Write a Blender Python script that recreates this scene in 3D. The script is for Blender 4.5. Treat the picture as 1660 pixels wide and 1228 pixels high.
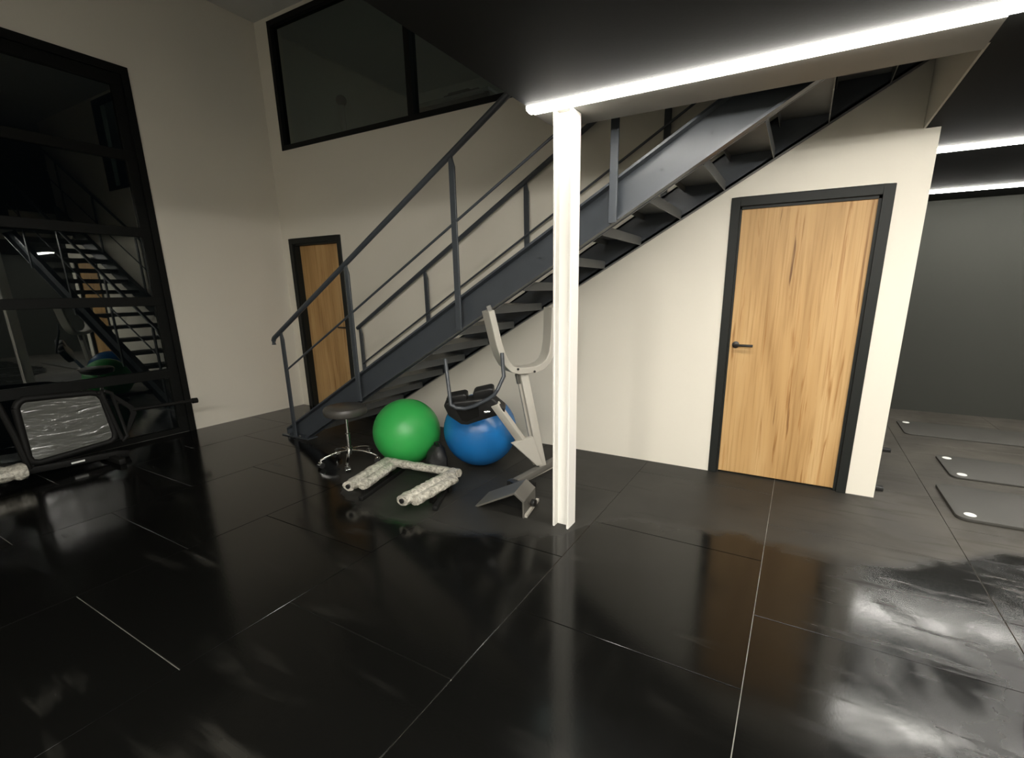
import bpy, bmesh, math, random
from mathutils import Vector, Matrix
random.seed(7)
for o in list(bpy.data.objects):
    bpy.data.objects.remove(o, do_unlink=True)
SC = bpy.context.scene
COL = SC.collection

# ------------------------------------------------------------------ camera
FPX, YAW, PITCH, ROLL, CXP, CYP, CAMH = 769.0, -0.5099, -0.2509, -0.0092, 862.7, 666.6, 1.475
cam_d = bpy.data.cameras.new('camera')
cam = bpy.data.objects.new('camera', cam_d); COL.objects.link(cam)
fw = Vector((math.sin(YAW) * math.cos(PITCH), math.cos(YAW) * math.cos(PITCH), math.sin(PITCH)))
rt0 = Vector((math.cos(YAW), -math.sin(YAW), 0)); up0 = rt0.cross(fw)
rt = math.cos(ROLL) * rt0 + math.sin(ROLL) * up0
up = -math.sin(ROLL) * rt0 + math.cos(ROLL) * up0
cam.matrix_world = Matrix(((rt.x, up.x, -fw.x, 0), (rt.y, up.y, -fw.y, 0), (rt.z, up.z, -fw.z, CAMH), (0, 0, 0, 1)))
cam_d.sensor_fit = 'HORIZONTAL'; cam_d.sensor_width = 36.0
cam_d.lens = FPX / 1660 * 36.0
cam_d.shift_x = -(CXP - 830) / 1660
cam_d.shift_y = (CYP - 614) / 1660
cam_d.clip_start = 0.02; cam_d.clip_end = 200
SC.camera = cam

# ------------------------------------------------------------------ world, exposure
W = bpy.data.worlds.new('night'); SC.world = W; W.use_nodes = True
W.node_tree.nodes['Background'].inputs[0].default_value = (0.02, 0.024, 0.03, 1)
W.node_tree.nodes['Background'].inputs[1].default_value = 0.10
SC.view_settings.view_transform = 'Standard'
try: SC.view_settings.look = 'None'
except Exception: pass
SC.view_settings.gamma = 1.0
SC.view_settings.use_curve_mapping = False
SC.view_settings.exposure = 0.0
LED_STRENGTH = 72.0           # the ceiling strips, seen ones and those added to light the hall
LED_COLOR = (1.0, 0.965, 0.89)

# ------------------------------------------------------------------ measures of the place (metres)
XL = -5.76        # left wall
YW = 3.957        # back wall with both doors
XE = 0.604        # right end of the back wall
YF = 7.2          # far dark wall
XR, YB = 5.0, -4.0
ZS = 2.398        # soffit of the mezzanine
ZM = 2.89         # mezzanine floor
ZC = 4.41         # hall ceiling
SOF_X, SOF_Y, WELL_X = -1.37, 2.765, 0.53

# ------------------------------------------------------------------ materials
def mat(name):
    m = bpy.data.materials.new(name); m.use_nodes = True
    nt = m.node_tree
    return m, nt, nt.nodes['Principled BSDF']
def N(nt, t, **kw):
    n = nt.nodes.new(t)
    for k, v in kw.items(): setattr(n, k, v)
    return n
def simple(name, col, rough=0.5, metal=0.0, bump=0.0, bscale=60.0, var=0.0, vscale=3.0, spec=0.5, coat=0.0):
    m, nt, b = mat(name)
    b.inputs['Base Color'].default_value = (*col, 1); b.inputs['Roughness'].default_value = rough
    b.inputs['Metallic'].default_value = metal; b.inputs['Specular IOR Level'].default_value = spec
    b.inputs['Coat Weight'].default_value = coat
    tc = N(nt, 'ShaderNodeTexCoord')
    if var:
        n = N(nt, 'ShaderNodeTexNoise'); n.inputs['Scale'].default_value = vscale; n.inputs['Detail'].default_value = 4
        nt.links.new(tc.outputs['Object'], n.inputs['Vector'])
        mx = N(nt, 'ShaderNodeMix', data_type='RGBA')
        mx.inputs['A'].default_value = (*[c * (1 - var) for c in col], 1)
        mx.inputs['B'].default_value = (*[min(1, c * (1 + var)) for c in col], 1)
        nt.links.new(n.outputs['Fac'], mx.inputs['Factor']); nt.links.new(mx.outputs['Result'], b.inputs['Base Color'])
    if bump:
        n = N(nt, 'ShaderNodeTexNoise'); n.inputs['Scale'].default_value = bscale; n.inputs['Detail'].default_value = 3
        nt.links.new(tc.outputs['Object'], n.inputs['Vector'])
        bp = N(nt, 'ShaderNodeBump'); bp.inputs['Strength'].default_value = bump; bp.inputs['Distance'].default_value = 0.01
        nt.links.new(n.outputs['Fac'], bp.inputs['Height']); nt.links.new(bp.outputs['Normal'], b.inputs['Normal'])
    return m
M = {}
M['wall'] = simple('cream_plaster', (0.74, 0.70, 0.61), 0.75, bump=0.06, bscale=25, var=0.03, vscale=1.3, spec=0.3)
M['ceil'] = simple('grey_ceiling', (0.62, 0.62, 0.60), 0.8, spec=0.2, var=0.03)
M['soffit'] = simple('dark_soffit', (0.0095, 0.010, 0.0092), 0.8, spec=0.12, bump=0.03, var=0.08, vscale=2)
M['darkwall'] = simple('charcoal_wall', (0.034, 0.0355, 0.030), 0.65, spec=0.25, bump=0.04, var=0.04, vscale=1.5)
M['fascia'] = simple('grey_fascia', (0.52, 0.50, 0.44), 0.7, spec=0.3, var=0.05)
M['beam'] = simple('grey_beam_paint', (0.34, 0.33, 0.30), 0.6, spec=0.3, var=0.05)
M['blackframe'] = simple('black_frame', (0.005, 0.0055, 0.005), 0.55, var=0.1, spec=0.2)
M['doorframe'] = simple('black_door_frame', (0.013, 0.0145, 0.013), 0.5, var=0.1, spec=0.22)
M['steel'] = simple('anthracite_steel', (0.048, 0.055, 0.064), 0.33, var=0.12, vscale=6, bump=0.02, spec=0.5)
M['tread'] = simple('grey_tread', (0.085, 0.09, 0.09), 0.45, var=0.15, vscale=5)
M['pillar'] = simple('white_pillar', (0.84, 0.82, 0.77), 0.45, bump=0.02, var=0.02)
M['lever'] = simple('black_lever', (0.012, 0.012, 0.012), 0.35)
M['chrome'] = simple('chrome', (0.75, 0.75, 0.74), 0.12, metal=1.0)
M['vinyl'] = simple('black_vinyl', (0.055, 0.052, 0.046), 0.38, bump=0.05, bscale=40)
M['blackplastic'] = simple('black_plastic', (0.012, 0.012, 0.012), 0.42, bump=0.03)
M['rubber'] = simple('black_rubber', (0.006, 0.006, 0.0055), 0.6, spec=0.25)
M['green'] = simple('green_vinyl', (0.035, 0.37, 0.075), 0.38, bump=0.02, bscale=120, var=0.05)
M['blue'] = simple('blue_vinyl', (0.012, 0.14, 0.40), 0.27, bump=0.02, bscale=120, var=0.05)
M['greypaint'] = simple('light_grey_paint', (0.43, 0.41, 0.36), 0.45, var=0.04)
M['darkgrey'] = simple('dark_grey_plate', (0.11, 0.105, 0.092), 0.5, var=0.1)
M['mat'] = simple('dark_foam', (0.045, 0.043, 0.037), 0.6, bump=0.1, bscale=150, var=0.15, vscale=4)
M['grommet'] = simple('white_grommet', (0.75, 0.75, 0.72), 0.4)
M['dust'] = simple('dusty_joint', (0.34, 0.33, 0.29), 0.9, var=0.5, vscale=5, spec=0.1)
M['bag'] = simple('black_nylon', (0.009, 0.009, 0.009), 0.55, bump=0.6, bscale=18)
M['deskgrey'] = simple('desk_grey', (0.25, 0.25, 0.24), 0.5)
M['sticker'] = simple('white_sticker', (0.8, 0.8, 0.78), 0.5)
M['silver'] = simple('bright_bolt', (0.6, 0.6, 0.58), 0.25, metal=1.0)

def emit(name, col, s):
    m = bpy.data.materials.new(name); m.use_nodes = True; nt = m.node_tree; nt.nodes.clear()
    e = N(nt, 'ShaderNodeEmission'); e.inputs[0].default_value = (*col, 1); e.inputs[1].default_value = s
    o = N(nt, 'ShaderNodeOutputMaterial'); nt.links.new(e.outputs[0], o.inputs[0]); return m
M['led'] = emit('led_diffuser', LED_COLOR, LED_STRENGTH)

def wood():
    m, nt, b = mat('oak_laminate'); b.inputs['Roughness'].default_value = 0.5; b.inputs['Specular IOR Level'].default_value = 0.35
    tc = N(nt, 'ShaderNodeTexCoord')
    def mp(sx, sz, off=(0, 0, 0)):
        k = N(nt, 'ShaderNodeMapping'); k.inputs['Scale'].default_value = (sx, 1, sz); k.inputs['Location'].default_value = off
        nt.links.new(tc.outputs['Object'], k.inputs['Vector']); return k
    def noise(k, sc, det, dist=0.0):
        n = N(nt, 'ShaderNodeTexNoise'); n.inputs['Scale'].default_value = sc; n.inputs['Detail'].default_value = det
        n.inputs['Distortion'].default_value = dist; nt.links.new(k.outputs[0], n.inputs['Vector']); return n
    def ramp(n, pts):
        r = N(nt, 'ShaderNodeValToRGB'); e = r.color_ramp.elements
        e[0].position, e[0].color = pts[0][0], (*pts[0][1], 1); e[1].position, e[1].color = pts[-1][0], (*pts[-1][1], 1)
        for p, c in pts[1:-1]:
            q = e.new(p); q.color = (*c, 1)
        nt.links.new(n.outputs['Fac'], r.inputs['Fac']); return r
    def mul(a, bb, f):
        x = N(nt, 'ShaderNodeMix', data_type='RGBA', blend_type='MULTIPLY'); x.inputs['Factor'].default_value = f
        nt.links.new(a, x.inputs['A']); nt.links.new(bb, x.inputs['B']); return x.outputs['Result']
    base = ramp(noise(mp(3.2, 0.25), 2.0, 4, 0.6), [(0.3, (0.38, 0.215, 0.078)), (0.5, (0.50, 0.305, 0.125)), (0.7, (0.58, 0.375, 0.17))])
    fine = ramp(noise(mp(26, 0.7, (3, 0, 1)), 2.2, 6, 0.4), [(0.30, (0.70, 0.62, 0.50)), (0.52, (1, 1, 1)), (0.8, (1.0, 0.98, 0.92))])
    streak = ramp(noise(mp(9, 0.42, (7, 0, 5)), 2.6, 5, 1.1), [(0.27, (0.30, 0.19, 0.10)), (0.345, (0.74, 0.60, 0.44)), (0.40, (1, 1, 1))])
    crack = ramp(noise(mp(17, 0.9, (1, 0, 8)), 1.7, 3, 0.5), [(0.245, (0.22, 0.13, 0.07)), (0.285, (1, 1, 1))])
    c = mul(base.outputs[0], fine.outputs[0], 0.8); c = mul(c, streak.outputs[0], 0.75); c = mul(c, crack.outputs[0], 0.8)
    nt.links.new(c, b.inputs['Base Color']); return m
M['wood'] = wood()

def glass(name, tint=(0.6, 0.65, 0.62)):
    m = bpy.data.materials.new(name); m.use_nodes = True; nt = m.node_tree; nt.nodes.clear()
    t = N(nt, 'ShaderNodeBsdfTransparent'); t.inputs[0].default_value = (*tint, 1)
    g = N(nt, 'ShaderNodeBsdfGlossy'); g.inputs['Roughness'].default_value = 0.012; g.inputs[0].default_value = (0.95, 1.0, 0.96, 1)
    f = N(nt, 'ShaderNodeFresnel'); f.inputs['IOR'].default_value = 2.15
    x = N(nt, 'ShaderNodeMixShader'); o = N(nt, 'ShaderNodeOutputMaterial')
    ge = N(nt, 'ShaderNodeNewGeometry'); iv = N(nt, 'ShaderNodeMath', operation='SUBTRACT'); iv.inputs[0].default_value = 1.0
    nt.links.new(ge.outputs['Backfacing'], iv.inputs[1])
    mu = N(nt, 'ShaderNodeMath', operation='MULTIPLY'); nt.links.new(f.outputs[0], mu.inputs[0]); nt.links.new(iv.outputs[0], mu.inputs[1])
    nt.links.new(mu.outputs[0], x.inputs[0]); nt.links.new(t.outputs[0], x.inputs[1]); nt.links.new(g.outputs[0], x.inputs[2])
    nt.links.new(x.outputs[0], o.inputs[0]); return m
M['glass'] = glass('dark_tinted_glass')

def plastic_wrap(name, base, lo, hi, scale):
    m, nt, b = mat(name)
    tc = N(nt, 'ShaderNodeTexCoord')
    n = N(nt, 'ShaderNodeTexNoise'); n.inputs['Scale'].default_value = scale; n.inputs['Detail'].default_value = 6; n.inputs['Distortion'].default_value = 1.5
    nt.links.new(tc.outputs['Object'], n.inputs['Vector'])
    r = N(nt, 'ShaderNodeValToRGB'); e = r.color_ramp.elements
    e[0].position, e[0].color = 0.32, (*lo, 1); e[1].position, e[1].color = 0.66, (*hi, 1)
    nt.links.new(n.outputs['Fac'], r.inputs['Fac']); nt.links.new(r.outputs[0], b.inputs['Base Color'])
    bp = N(nt, 'ShaderNodeBump'); bp.inputs['Strength'].default_value = 0.7; bp.inputs['Distance'].default_value = 0.012
    nt.links.new(n.outputs['Fac'], bp.inputs['Height']); nt.links.new(bp.outputs['Normal'], b.inputs['Normal'])
    b.inputs['Roughness'].default_value = base; b.inputs['Coat Weight'].default_value = 0.5; b.inputs['Coat Roughness'].default_value = 0.15
    return m
M['wrap'] = plastic_wrap('bubble_wrap', 0.35, (0.22, 0.21, 0.175), (0.62, 0.59, 0.51), 26)

def film():
    m, nt, b = mat('clear_film_panel')
    b.inputs['Base Color'].default_value = (0.085, 0.088, 0.078, 1); b.inputs['IOR'].default_value = 1.8; b.inputs['Roughness'].default_value = 0.16
    b.inputs['Specular IOR Level'].default_value = 0.9; b.inputs['Coat Weight'].default_value = 1.0; b.inputs['Coat Roughness'].default_value = 0.12
    tc = N(nt, 'ShaderNodeTexCoord'); k = N(nt, 'ShaderNodeMapping'); k.inputs['Scale'].default_value = (1, 0.6, 3.2); k.inputs['Rotation'].default_value = (0.25, 0, 0)
    nt.links.new(tc.outputs['Object'], k.inputs['Vector'])
    n = N(nt, 'ShaderNodeTexNoise'); n.inputs['Scale'].default_value = 5; n.inputs['Detail'].default_value = 3; n.inputs['Distortion'].default_value = 0.8
    nt.links.new(k.outputs[0], n.inputs['Vector'])
    bp = N(nt, 'ShaderNodeBump'); bp.inputs['Strength'].default_value = 0.5; bp.inputs['Distance'].default_value = 0.03
    nt.links.new(n.outputs['Fac'], bp.inputs['Height']); nt.links.new(bp.outputs['Normal'], b.inputs['Normal'])
    nt.links.new(bp.outputs['Normal'], b.inputs['Coat Normal'])
    return m
M['film'] = film()

def rubber_tile():
    """black rubber floor tile: mopped (shiny) towards the hall, dry and dusty under the stair and by the back wall"""
    m, nt, b = mat('rubber_floor_tile'); L = nt.links.new
    geo = N(nt, 'ShaderNodeNewGeometry'); sep = N(nt, 'ShaderNodeSeparateXYZ'); L(geo.outputs['Position'], sep.inputs[0])
    def noise(scale, det=4, dist=0.0, mapping=None):
        n = N(nt, 'ShaderNodeTexNoise'); n.inputs['Scale'].default_value = scale; n.inputs['Detail'].default_value = det; n.inputs['Distortion'].default_value = dist
        if mapping:
            k = N(nt, 'ShaderNodeMapping'); k.inputs['Rotation'].default_value = (0, 0, mapping[0]); k.inputs['Scale'].default_value = mapping[1]
            L(geo.outputs['Position'], k.inputs['Vector']); L(k.outputs[0], n.inputs['Vector'])
        else: L(geo.outputs['Position'], n.inputs['Vector'])
        return n.outputs['Fac']
    def rng(v, a, bb, c=0.0, d=1.0, smooth=True):
        r = N(nt, 'ShaderNodeMapRange'); r.interpolation_type = 'SMOOTHSTEP' if smooth else 'LINEAR'
        r.inputs['From Min'].default_value = a; r.inputs['From Max'].default_value = bb
        r.inputs['To Min'].default_value = c; r.inputs['To Max'].default_value = d; L(v, r.inputs['Value']); return r.outputs[0]
    def mth(op, a, bb):
        x = N(nt, 'ShaderNodeMath', operation=op)
        for i, v in enumerate((a, bb)):
            if isinstance(v, (int, float)): x.inputs[i].default_value = v
            else: L(v, x.inputs[i])
        return x.outputs[0]
    # edge of the dry area, y as a function of x
    xn = rng(sep.outputs['X'], -5.0, 2.0, 0, 1, False)
    fc = N(nt, 'ShaderNodeFloatCurve'); cv = fc.mapping.curves[0]
    pts = [(-5.0, 4.2), (-4.72, 3.6), (-4.62, 2.98), (-4.3, 2.90), (-3.8, 2.80), (-3.46, 2.62), (-2.95, 2.27), (-2.56, 2.08), (-2.26, 2.03), (-1.95, 2.07), (-1.66, 2.17),
           (-1.39, 2.26), (-1.16, 2.40), (-1.0, 2.66), (-0.39, 2.86), (0.29, 2.88), (0.75, 3.05), (1.3, 3.42), (2.0, 3.6)]
    npt = [((x + 5) / 7, (y - 1.5) / 3) for x, y in pts]
    while len(cv.points) < len(npt): cv.points.new(0.5, 0.5)
    for p, q in zip(cv.points, npt): p.location = q
    fc.mapping.update(); L(xn, fc.inputs['Value'])
    edge = mth('ADD', mth('MULTIPLY', fc.outputs[0], 3.0), 1.5)
    d = mth('SUBTRACT', sep.outputs['Y'], edge)
    d = mth('ADD', d, mth('MULTIPLY', mth('SUBTRACT', noise(3.0, 5, 0.6), 0.5), 0.30))
    dry = rng(d, -0.06, 0.10)
    # brushed smears and scuffs left by the mop
    smear = rng(noise(1.6, 6, 0.4, (0.62, (0.8, 5.5, 1))), 0.53, 0.72)
    spot = rng(noise(1.1, 3, 0.5), 0.50, 0.66)
    smear = mth('MULTIPLY', smear, spot)
    scuff = rng(noise(2.2, 7, 0.2, (-0.95, (0.9, 7.0, 1))), 0.54, 0.70)
    right = rng(sep.outputs['X'], -0.1, 0.5)
    scuff = mth('MULTIPLY', scuff, right)
    patch = mth('MULTIPLY', rng(noise(2.1, 5, 0.7), 0.40, 0.62), right)
    dusty = mth('MAXIMUM', dry, mth('MULTIPLY', smear, 0.75))
    mx = N(nt, 'ShaderNodeMix', data_type='RGBA')
    mx.inputs['A'].default_value = (0.003, 0.003, 0.0027, 1); mx.inputs['B'].default_value = (0.060, 0.056, 0.047, 1)
    dm = N(nt, 'ShaderNodeMix', data_type='RGBA'); dm.inputs['A'].default_value = (0.027, 0.026, 0.0225, 1); dm.inputs['B'].default_value = (0.066, 0.060, 0.049, 1)
    L(rng(mth('ADD', sep.outputs['X'], mth('MULTIPLY', noise(1.7, 4), 0.5)), 0.35, 1.15), dm.inputs['Factor']); L(dm.outputs['Result'], mx.inputs['B'])
    var = rng(noise(2.3, 6, 0.4), 0.3, 0.72, 0.62, 1.0)
    L(mth('MULTIPLY', dusty, var), mx.inputs['Factor']); L(mx.outputs['Result'], b.inputs['Base Color'])
    r = mth('ADD', 0.10, mth('MULTIPLY', noise(6, 4), 0.07))
    r = mth('ADD', r, mth('MULTIPLY', dry, 0.40)); r = mth('ADD', r, mth('MULTIPLY', smear, 0.22))
    r = mth('ADD', r, mth('MULTIPLY', patch, 0.16)); r = mth('ADD', r, mth('MULTIPLY', scuff, 0.20))
    L(r, b.inputs['Roughness']); b.inputs['Specular IOR Level'].default_value = 0.33
    bp = N(nt, 'ShaderNodeBump'); bp.inputs['Strength'].default_value = 0.03; bp.inputs['Distance'].default_value = 0.003
    L(noise(90, 3), bp.inputs['Height']); L(bp.outputs[0], b.inputs['Normal'])
    return m
M['tile'] = rubber_tile()

# ------------------------------------------------------------------ mesh helpers
class MB:
    def __init__(self): self.v = []; self.f = []
    def add(self, vs, fs):
        o = len(self.v); self.v += [tuple(p) for p in vs]; self.f += [tuple(i + o for i in q) for q in fs]; return self
    def box(self, a, b):
        x0, y0, z0 = a; x1, y1, z1 = b
        return self.add([(x0, y0, z0), (x1, y0, z0), (x1, y1, z0), (x0, y1, z0), (x0, y0, z1), (x1, y0, z1), (x1, y1, z1), (x0, y1, z1)],
                        [(0, 3, 2, 1), (4, 5, 6, 7), (0, 1, 5, 4), (1, 2, 6, 5), (2, 3, 7, 6), (3, 0, 4, 7)])
    def prism(self, poly, vec):
        """planar polygon (3d points) extruded by vec"""
        n = len(poly); vec = Vector(vec); vs = [Vector(p) for p in poly]
        vs2 = [p + vec for p in vs]
        return self.add(vs + vs2, [tuple(reversed(range(n))), tuple(range(n, 2 * n))] + [(i, (i + 1) % n, n + (i + 1) % n, n + i) for i in range(n)])
    def sweep(self, path, section, upv=(0, 0, 1), cap=True):
        """closed 2d section swept along a 3d path, mitred"""
        path = [Vector(p) for p in path]; n = len(path); k = len(section); vs = []
        for i, p in enumerate(path):
            a = (path[i] - path[i - 1]).normalized() if i > 0 else (path[1] - path[0]).normalized()
            c = (path[i + 1] - path[i]).normalized() if i < n - 1 else a
            t = (a + c).normalized(); s = 1.0 / max(0.35, t.dot(c))
            u = Vector(upv)
            if abs(u.dot(t)) > 0.97: u = Vector((0, 1, 0)) if abs(t.y) < 0.9 else Vector((1, 0, 0))
            side = t.cross(u).normalized(); uu = side.cross(t).normalized()
            bend = (c - a)
            for (x, y) in section:
                off = side * x + uu * y
                if bend.length > 1e-5:
                    bn = bend.normalized(); off += bn * off.dot(bn) * (s - 1)
                vs.append(p + off)
        fs = [(i * k + j, i * k + (j + 1) % k, (i + 1) * k + (j + 1) % k, (i + 1) * k + j) for i in range(n - 1) for j in range(k)]
        if cap: fs += [tuple(reversed(range(k))), tuple((n - 1) * k + j for j in range(k))]
        return self.add(vs, fs)
    def tube(self, path, r, seg=12, **kw):
        return self.sweep(path, [(r * math.cos(2 * math.pi * j / seg), r * math.sin(2 * math.pi * j / seg)) for j in range(seg)], **kw)
    def rect(self, path, w, h, **kw):
        return self.sweep(path, [(-w / 2, -h / 2), (w / 2, -h / 2), (w / 2, h / 2), (-w / 2, h / 2)], **kw)
    def lathe(self, prof, c, seg=32, axis='Z'):
        """profile [(r, h)] turned about a vertical axis through c"""
        vs = []; k = len(prof)
        for i in range(seg):
            a = 2 * math.pi * i / seg
            for r, h in prof:
                p = (r * math.cos(a), r * math.sin(a), h)
                if axis == 'Y': p = (p[0], p[2], p[1])
                if axis == 'X': p = (p[2], p[0], p[1])
                vs.append((c[0] + p[0], c[1] + p[1], c[2] + p[2]))
        fs = [(i * k + j, ((i + 1) % seg) * k + j, ((i + 1) % seg) * k + j + 1, i * k + j + 1) for i in range(seg) for j in range(k - 1)]
        return self.add(vs, fs)
ORI = {}
def obj(name, mb, m, parent=None, bevel=0.0, smooth=True, seg=2, origin=None):
    if parent is not None: base = ORI[parent.as_pointer()]
    elif origin is not None: base = Vector(origin)
    else:
        xs, ys, zs = zip(*mb.v); base = Vector(((min(xs) + max(xs)) / 2, (min(ys) + max(ys)) / 2, min(zs)))
    me = bpy.data.meshes.new(name)
    me.from_pydata([tuple(Vector(p) - base) for p in mb.v], [], mb.f)
    bm = bmesh.new(); bm.from_mesh(me); bmesh.ops.remove_doubles(bm, verts=bm.verts, dist=1e-5)
    bmesh.ops.recalc_face_normals(bm, faces=bm.faces)
    if bevel: 
        ed = [e for e in bm.edges if len(e.link_faces) == 2 and e.calc_face_angle(0) > 0.6]
        bmesh.ops.bevel(bm, geom=ed, offset=bevel, segments=seg, affect='EDGES', profile=0.5, clamp_overlap=True)
    bm.to_mesh(me); bm.free()
    if smooth:
        me.polygons.foreach_set('use_smooth', [True] * len(me.polygons)); me.set_sharp_from_angle(angle=math.radians(32))
    me.materials.append(M[m] if isinstance(m, str) else m)
    o = bpy.data.objects.new(name, me); COL.objects.link(o)
    if parent is not None: o.parent = parent
    else: o.location = base
    ORI[o.as_pointer()] = base
    return o
def tag(o, label, cat, group=None):
    o['label'] = label; o['category'] = cat
    if group: o['group'] = group
    return o
def thing(name, loc, label, cat, group=None):
    o = bpy.data.objects.new(name, None); COL.objects.link(o); o.location = loc; o.empty_display_size = 0.1
    ORI[o.as_pointer()] = Vector(loc); return tag(o, label, cat, group)
def struct(name, mb, m, label=None, **kw):
    o = obj(name, mb, m, **kw); o['kind'] = 'structure'
    if label: o['label'] = label
    return o
def struct_root(name, loc, label):
    o = bpy.data.objects.new(name, None); COL.objects.link(o); o.location = loc; o['kind'] = 'structure'; o['label'] = label
    ORI[o.as_pointer()] = Vector(loc); return o
def share(name, src, parent, world):
    """another piece with the same mesh data"""
    o = bpy.data.objects.new(name, src.data); COL.objects.link(o); o.parent = parent
    o.location = Vector(world) - ORI[parent.as_pointer()]; ORI[o.as_pointer()] = Vector(world); return o

# ------------------------------------------------------------------ floor of 1 m rubber tiles
fl = struct('floor', MB().box((XL - 0.2, YB - 0.2, -0.2), (XR + 0.2, YF + 0.2, -0.006)), 'dust', 'black rubber tile floor, shiny in front and dusty by the wall', origin=(0, 0, -0.006))
TG = 0.0035
def tile_mesh(x0, x1, y0, y1):
    return MB().box((x0, y0, -0.008), (x1, y1, 0.0))
full = None
for c in range(-6, 6):
    x0 = -0.037 + c; x1 = x0 + 1.0
    k = -c; y = 2.16 - 0.487 * k
    y = y - math.floor(y - (YB - 1))
    while y < YF:
        a0, a1 = max(x0 + TG / 2, XL), min(x1 - TG / 2, XR); b0, b1 = max(y + TG / 2, YB), min(y + 1 - TG / 2, YF)
        if a1 - a0 > 0.05 and b1 - b0 > 0.05:
            whole = a1 - a0 > 0.99 and b1 - b0 > 0.99
            # nothing of the tiles behind the back wall or far behind the camera shows, but they close the floor
            if whole and full is not None: share('floor_tile', full, fl, (a0, b0, 0))
            else:
                mb = tile_mesh(a0, a1, b0, b1)
                o = obj('floor_tile', mb, 'tile', smooth=False, origin=(a0, b0, 0), bevel=0.0012, seg=1)
                o.parent = fl; o.location = Vector((a0, b0, 0)) - ORI[fl.as_pointer()]
                if whole: full = o
        y += 1.0

# ------------------------------------------------------------------ walls
D1 = (-0.535, 0.432, 2.105)      # right door opening x0 x1 height (outside of frame)
D2 = (-5.63, -4.70, 2.105)       # left door
WN = (-5.53, -1.60, 3.075, 4.365)  # interior window x0 x1 z0 z1
T = 0.16
wb = MB()
def wseg(x0, x1, z0, z1): wb.box((x0, YW, z0), (x1, YW + T, z1))
wseg(XL, D2[0], 0, WN[2]); wseg(D2[0], D2[1], D2[2], WN[2]); wseg(D2[1], D1[0], 0, WN[2]); wseg(D1[0], D1[1], D1[2], WN[2]); wseg(D1[1], XE, 0, WN[2])
wseg(XL, WN[0], WN[2], ZC); wseg(WN[0], WN[1], WN[3], ZC); wseg(WN[1], XE, WN[2], ZC)
struct('wall_back', wb, 'wall', 'cream painted wall holding both oak doors', smooth=False)
struct('wall_closet', MB().box((XE - 0.12, YW + T, 0), (XE - 0.002, YF, ZS)), 'darkwall', smooth=False)
GD = (-1.6, 2.61, 3.51)           # garage door y0 y1 height
wl = MB().box((XL - T, GD[1], 0), (XL, YW + T, ZC)).box((XL - T, YB, GD[2]), (XL, GD[1], ZC)).box((XL - T, YB, 0), (XL, GD[0], GD[2]))
struct('wall_left', wl, 'wall', 'cream painted wall beside the glazed garage door', smooth=False)
struct('wall_far', MB().box((XE - 0.12, YF, 0), (XR + T, YF + T, ZC)), 'darkwall', 'charcoal wall behind the exercise mats', smooth=False)
struct('wall_right', MB().box((XR, YB, 0), (XR + T, YF, ZC)), 'darkwall', smooth=False)
struct('wall_rear', MB().box((XL - T, YB - T, 0), (XR + T, YB, ZC)), 'wall', smooth=False)
struct('ceiling', MB().box((XL - T, YB - T, ZC), (XR + T, YF + T, ZC + 0.15)), 'ceil', 'grey ceiling high over the hall', smooth=False)
sl = MB().box((SOF_X, YB, ZS), (WELL_X, SOF_Y, ZM)).box((WELL_X, YB, ZS), (XR, YF, ZM))
struct('ceiling_mezzanine', sl, 'soffit', 'dark soffit of the mezzanine above the light strips', smooth=False)
struct('trim_1', MB().box((WELL_X - 0.012, SOF_Y, ZS + 0.001), (WELL_X - 0.001, YW - 0.001, ZM)), 'fascia', 'grey board lining the end of the stairwell', smooth=False)

# doors ---------------------------------------------------------------
def oak_door(idx, D, label, lever_side, rec=0.03):
    x0, x1, h = D; r = struct_root('door_%d' % idx, ((x0 + x1) / 2, YW, 0), label)
    fw_ = 0.062; y0, y1 = YW - 0.012, YW + T
    f = MB()
    for (a, b, c, d) in ((x0, x0 + fw_, 0, h), (x1 - fw_, x1, 0, h), (x0 + fw_, x1 - fw_, h - fw_, h)):
        f.box((a, y0, c), (b, y1, d))
    obj('door_frame', f, 'doorframe', r, bevel=0.003, seg=1, smooth=False)
    s = MB(); st = 0.018   # rebate stop
    s.box((x0 + fw_, YW + 0.012, 0), (x0 + fw_ + 0.012, YW + rec, h - fw_)).box((x1 - fw_ - st, YW + 0.012, 0), (x1 - fw_, YW + rec, h - fw_))
    s.box((x0 + fw_, YW + 0.012, h - fw_ - st), (x1 - fw_, YW + rec, h - fw_))
    obj('door_stop', s, 'doorframe', r, smooth=False)
    leaf = obj('door_leaf', MB().box((x0 + fw_ + 0.003, YW + rec, 0.012), (x1 - fw_ - 0.003, YW + rec + 0.04, h - fw_ - 0.003)), 'wood', r, bevel=0.002, seg=1, smooth=False)
    hx = x0 + fw_ + 0.055 if lever_side < 0 else x1 - fw_ - 0.055; hz = 1.05; yy = YW + rec; s_ = 1 if lever_side < 0 else -1
    hd = MB().lathe([(0, 0), (0.026, 0), (0.026, -0.008), (0.022, -0.010), (0, -0.010)], (hx, yy, hz), 24, 'Y')
    hd.tube([(hx, yy, hz), (hx, yy - 0.05, hz), (hx + s_ * 0.012, yy - 0.056, hz), (hx + s_ * 0.125, yy - 0.056, hz)], 0.0095, 12)
    obj('door_handle', hd, 'lever', leaf)
    return r
oak_door(1, D1, 'bright oak door in a black frame beside the dark room', -1)
oak_door(2, D2, 'dim oak door in a black frame behind the stair railing', 1, 0.085)

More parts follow.
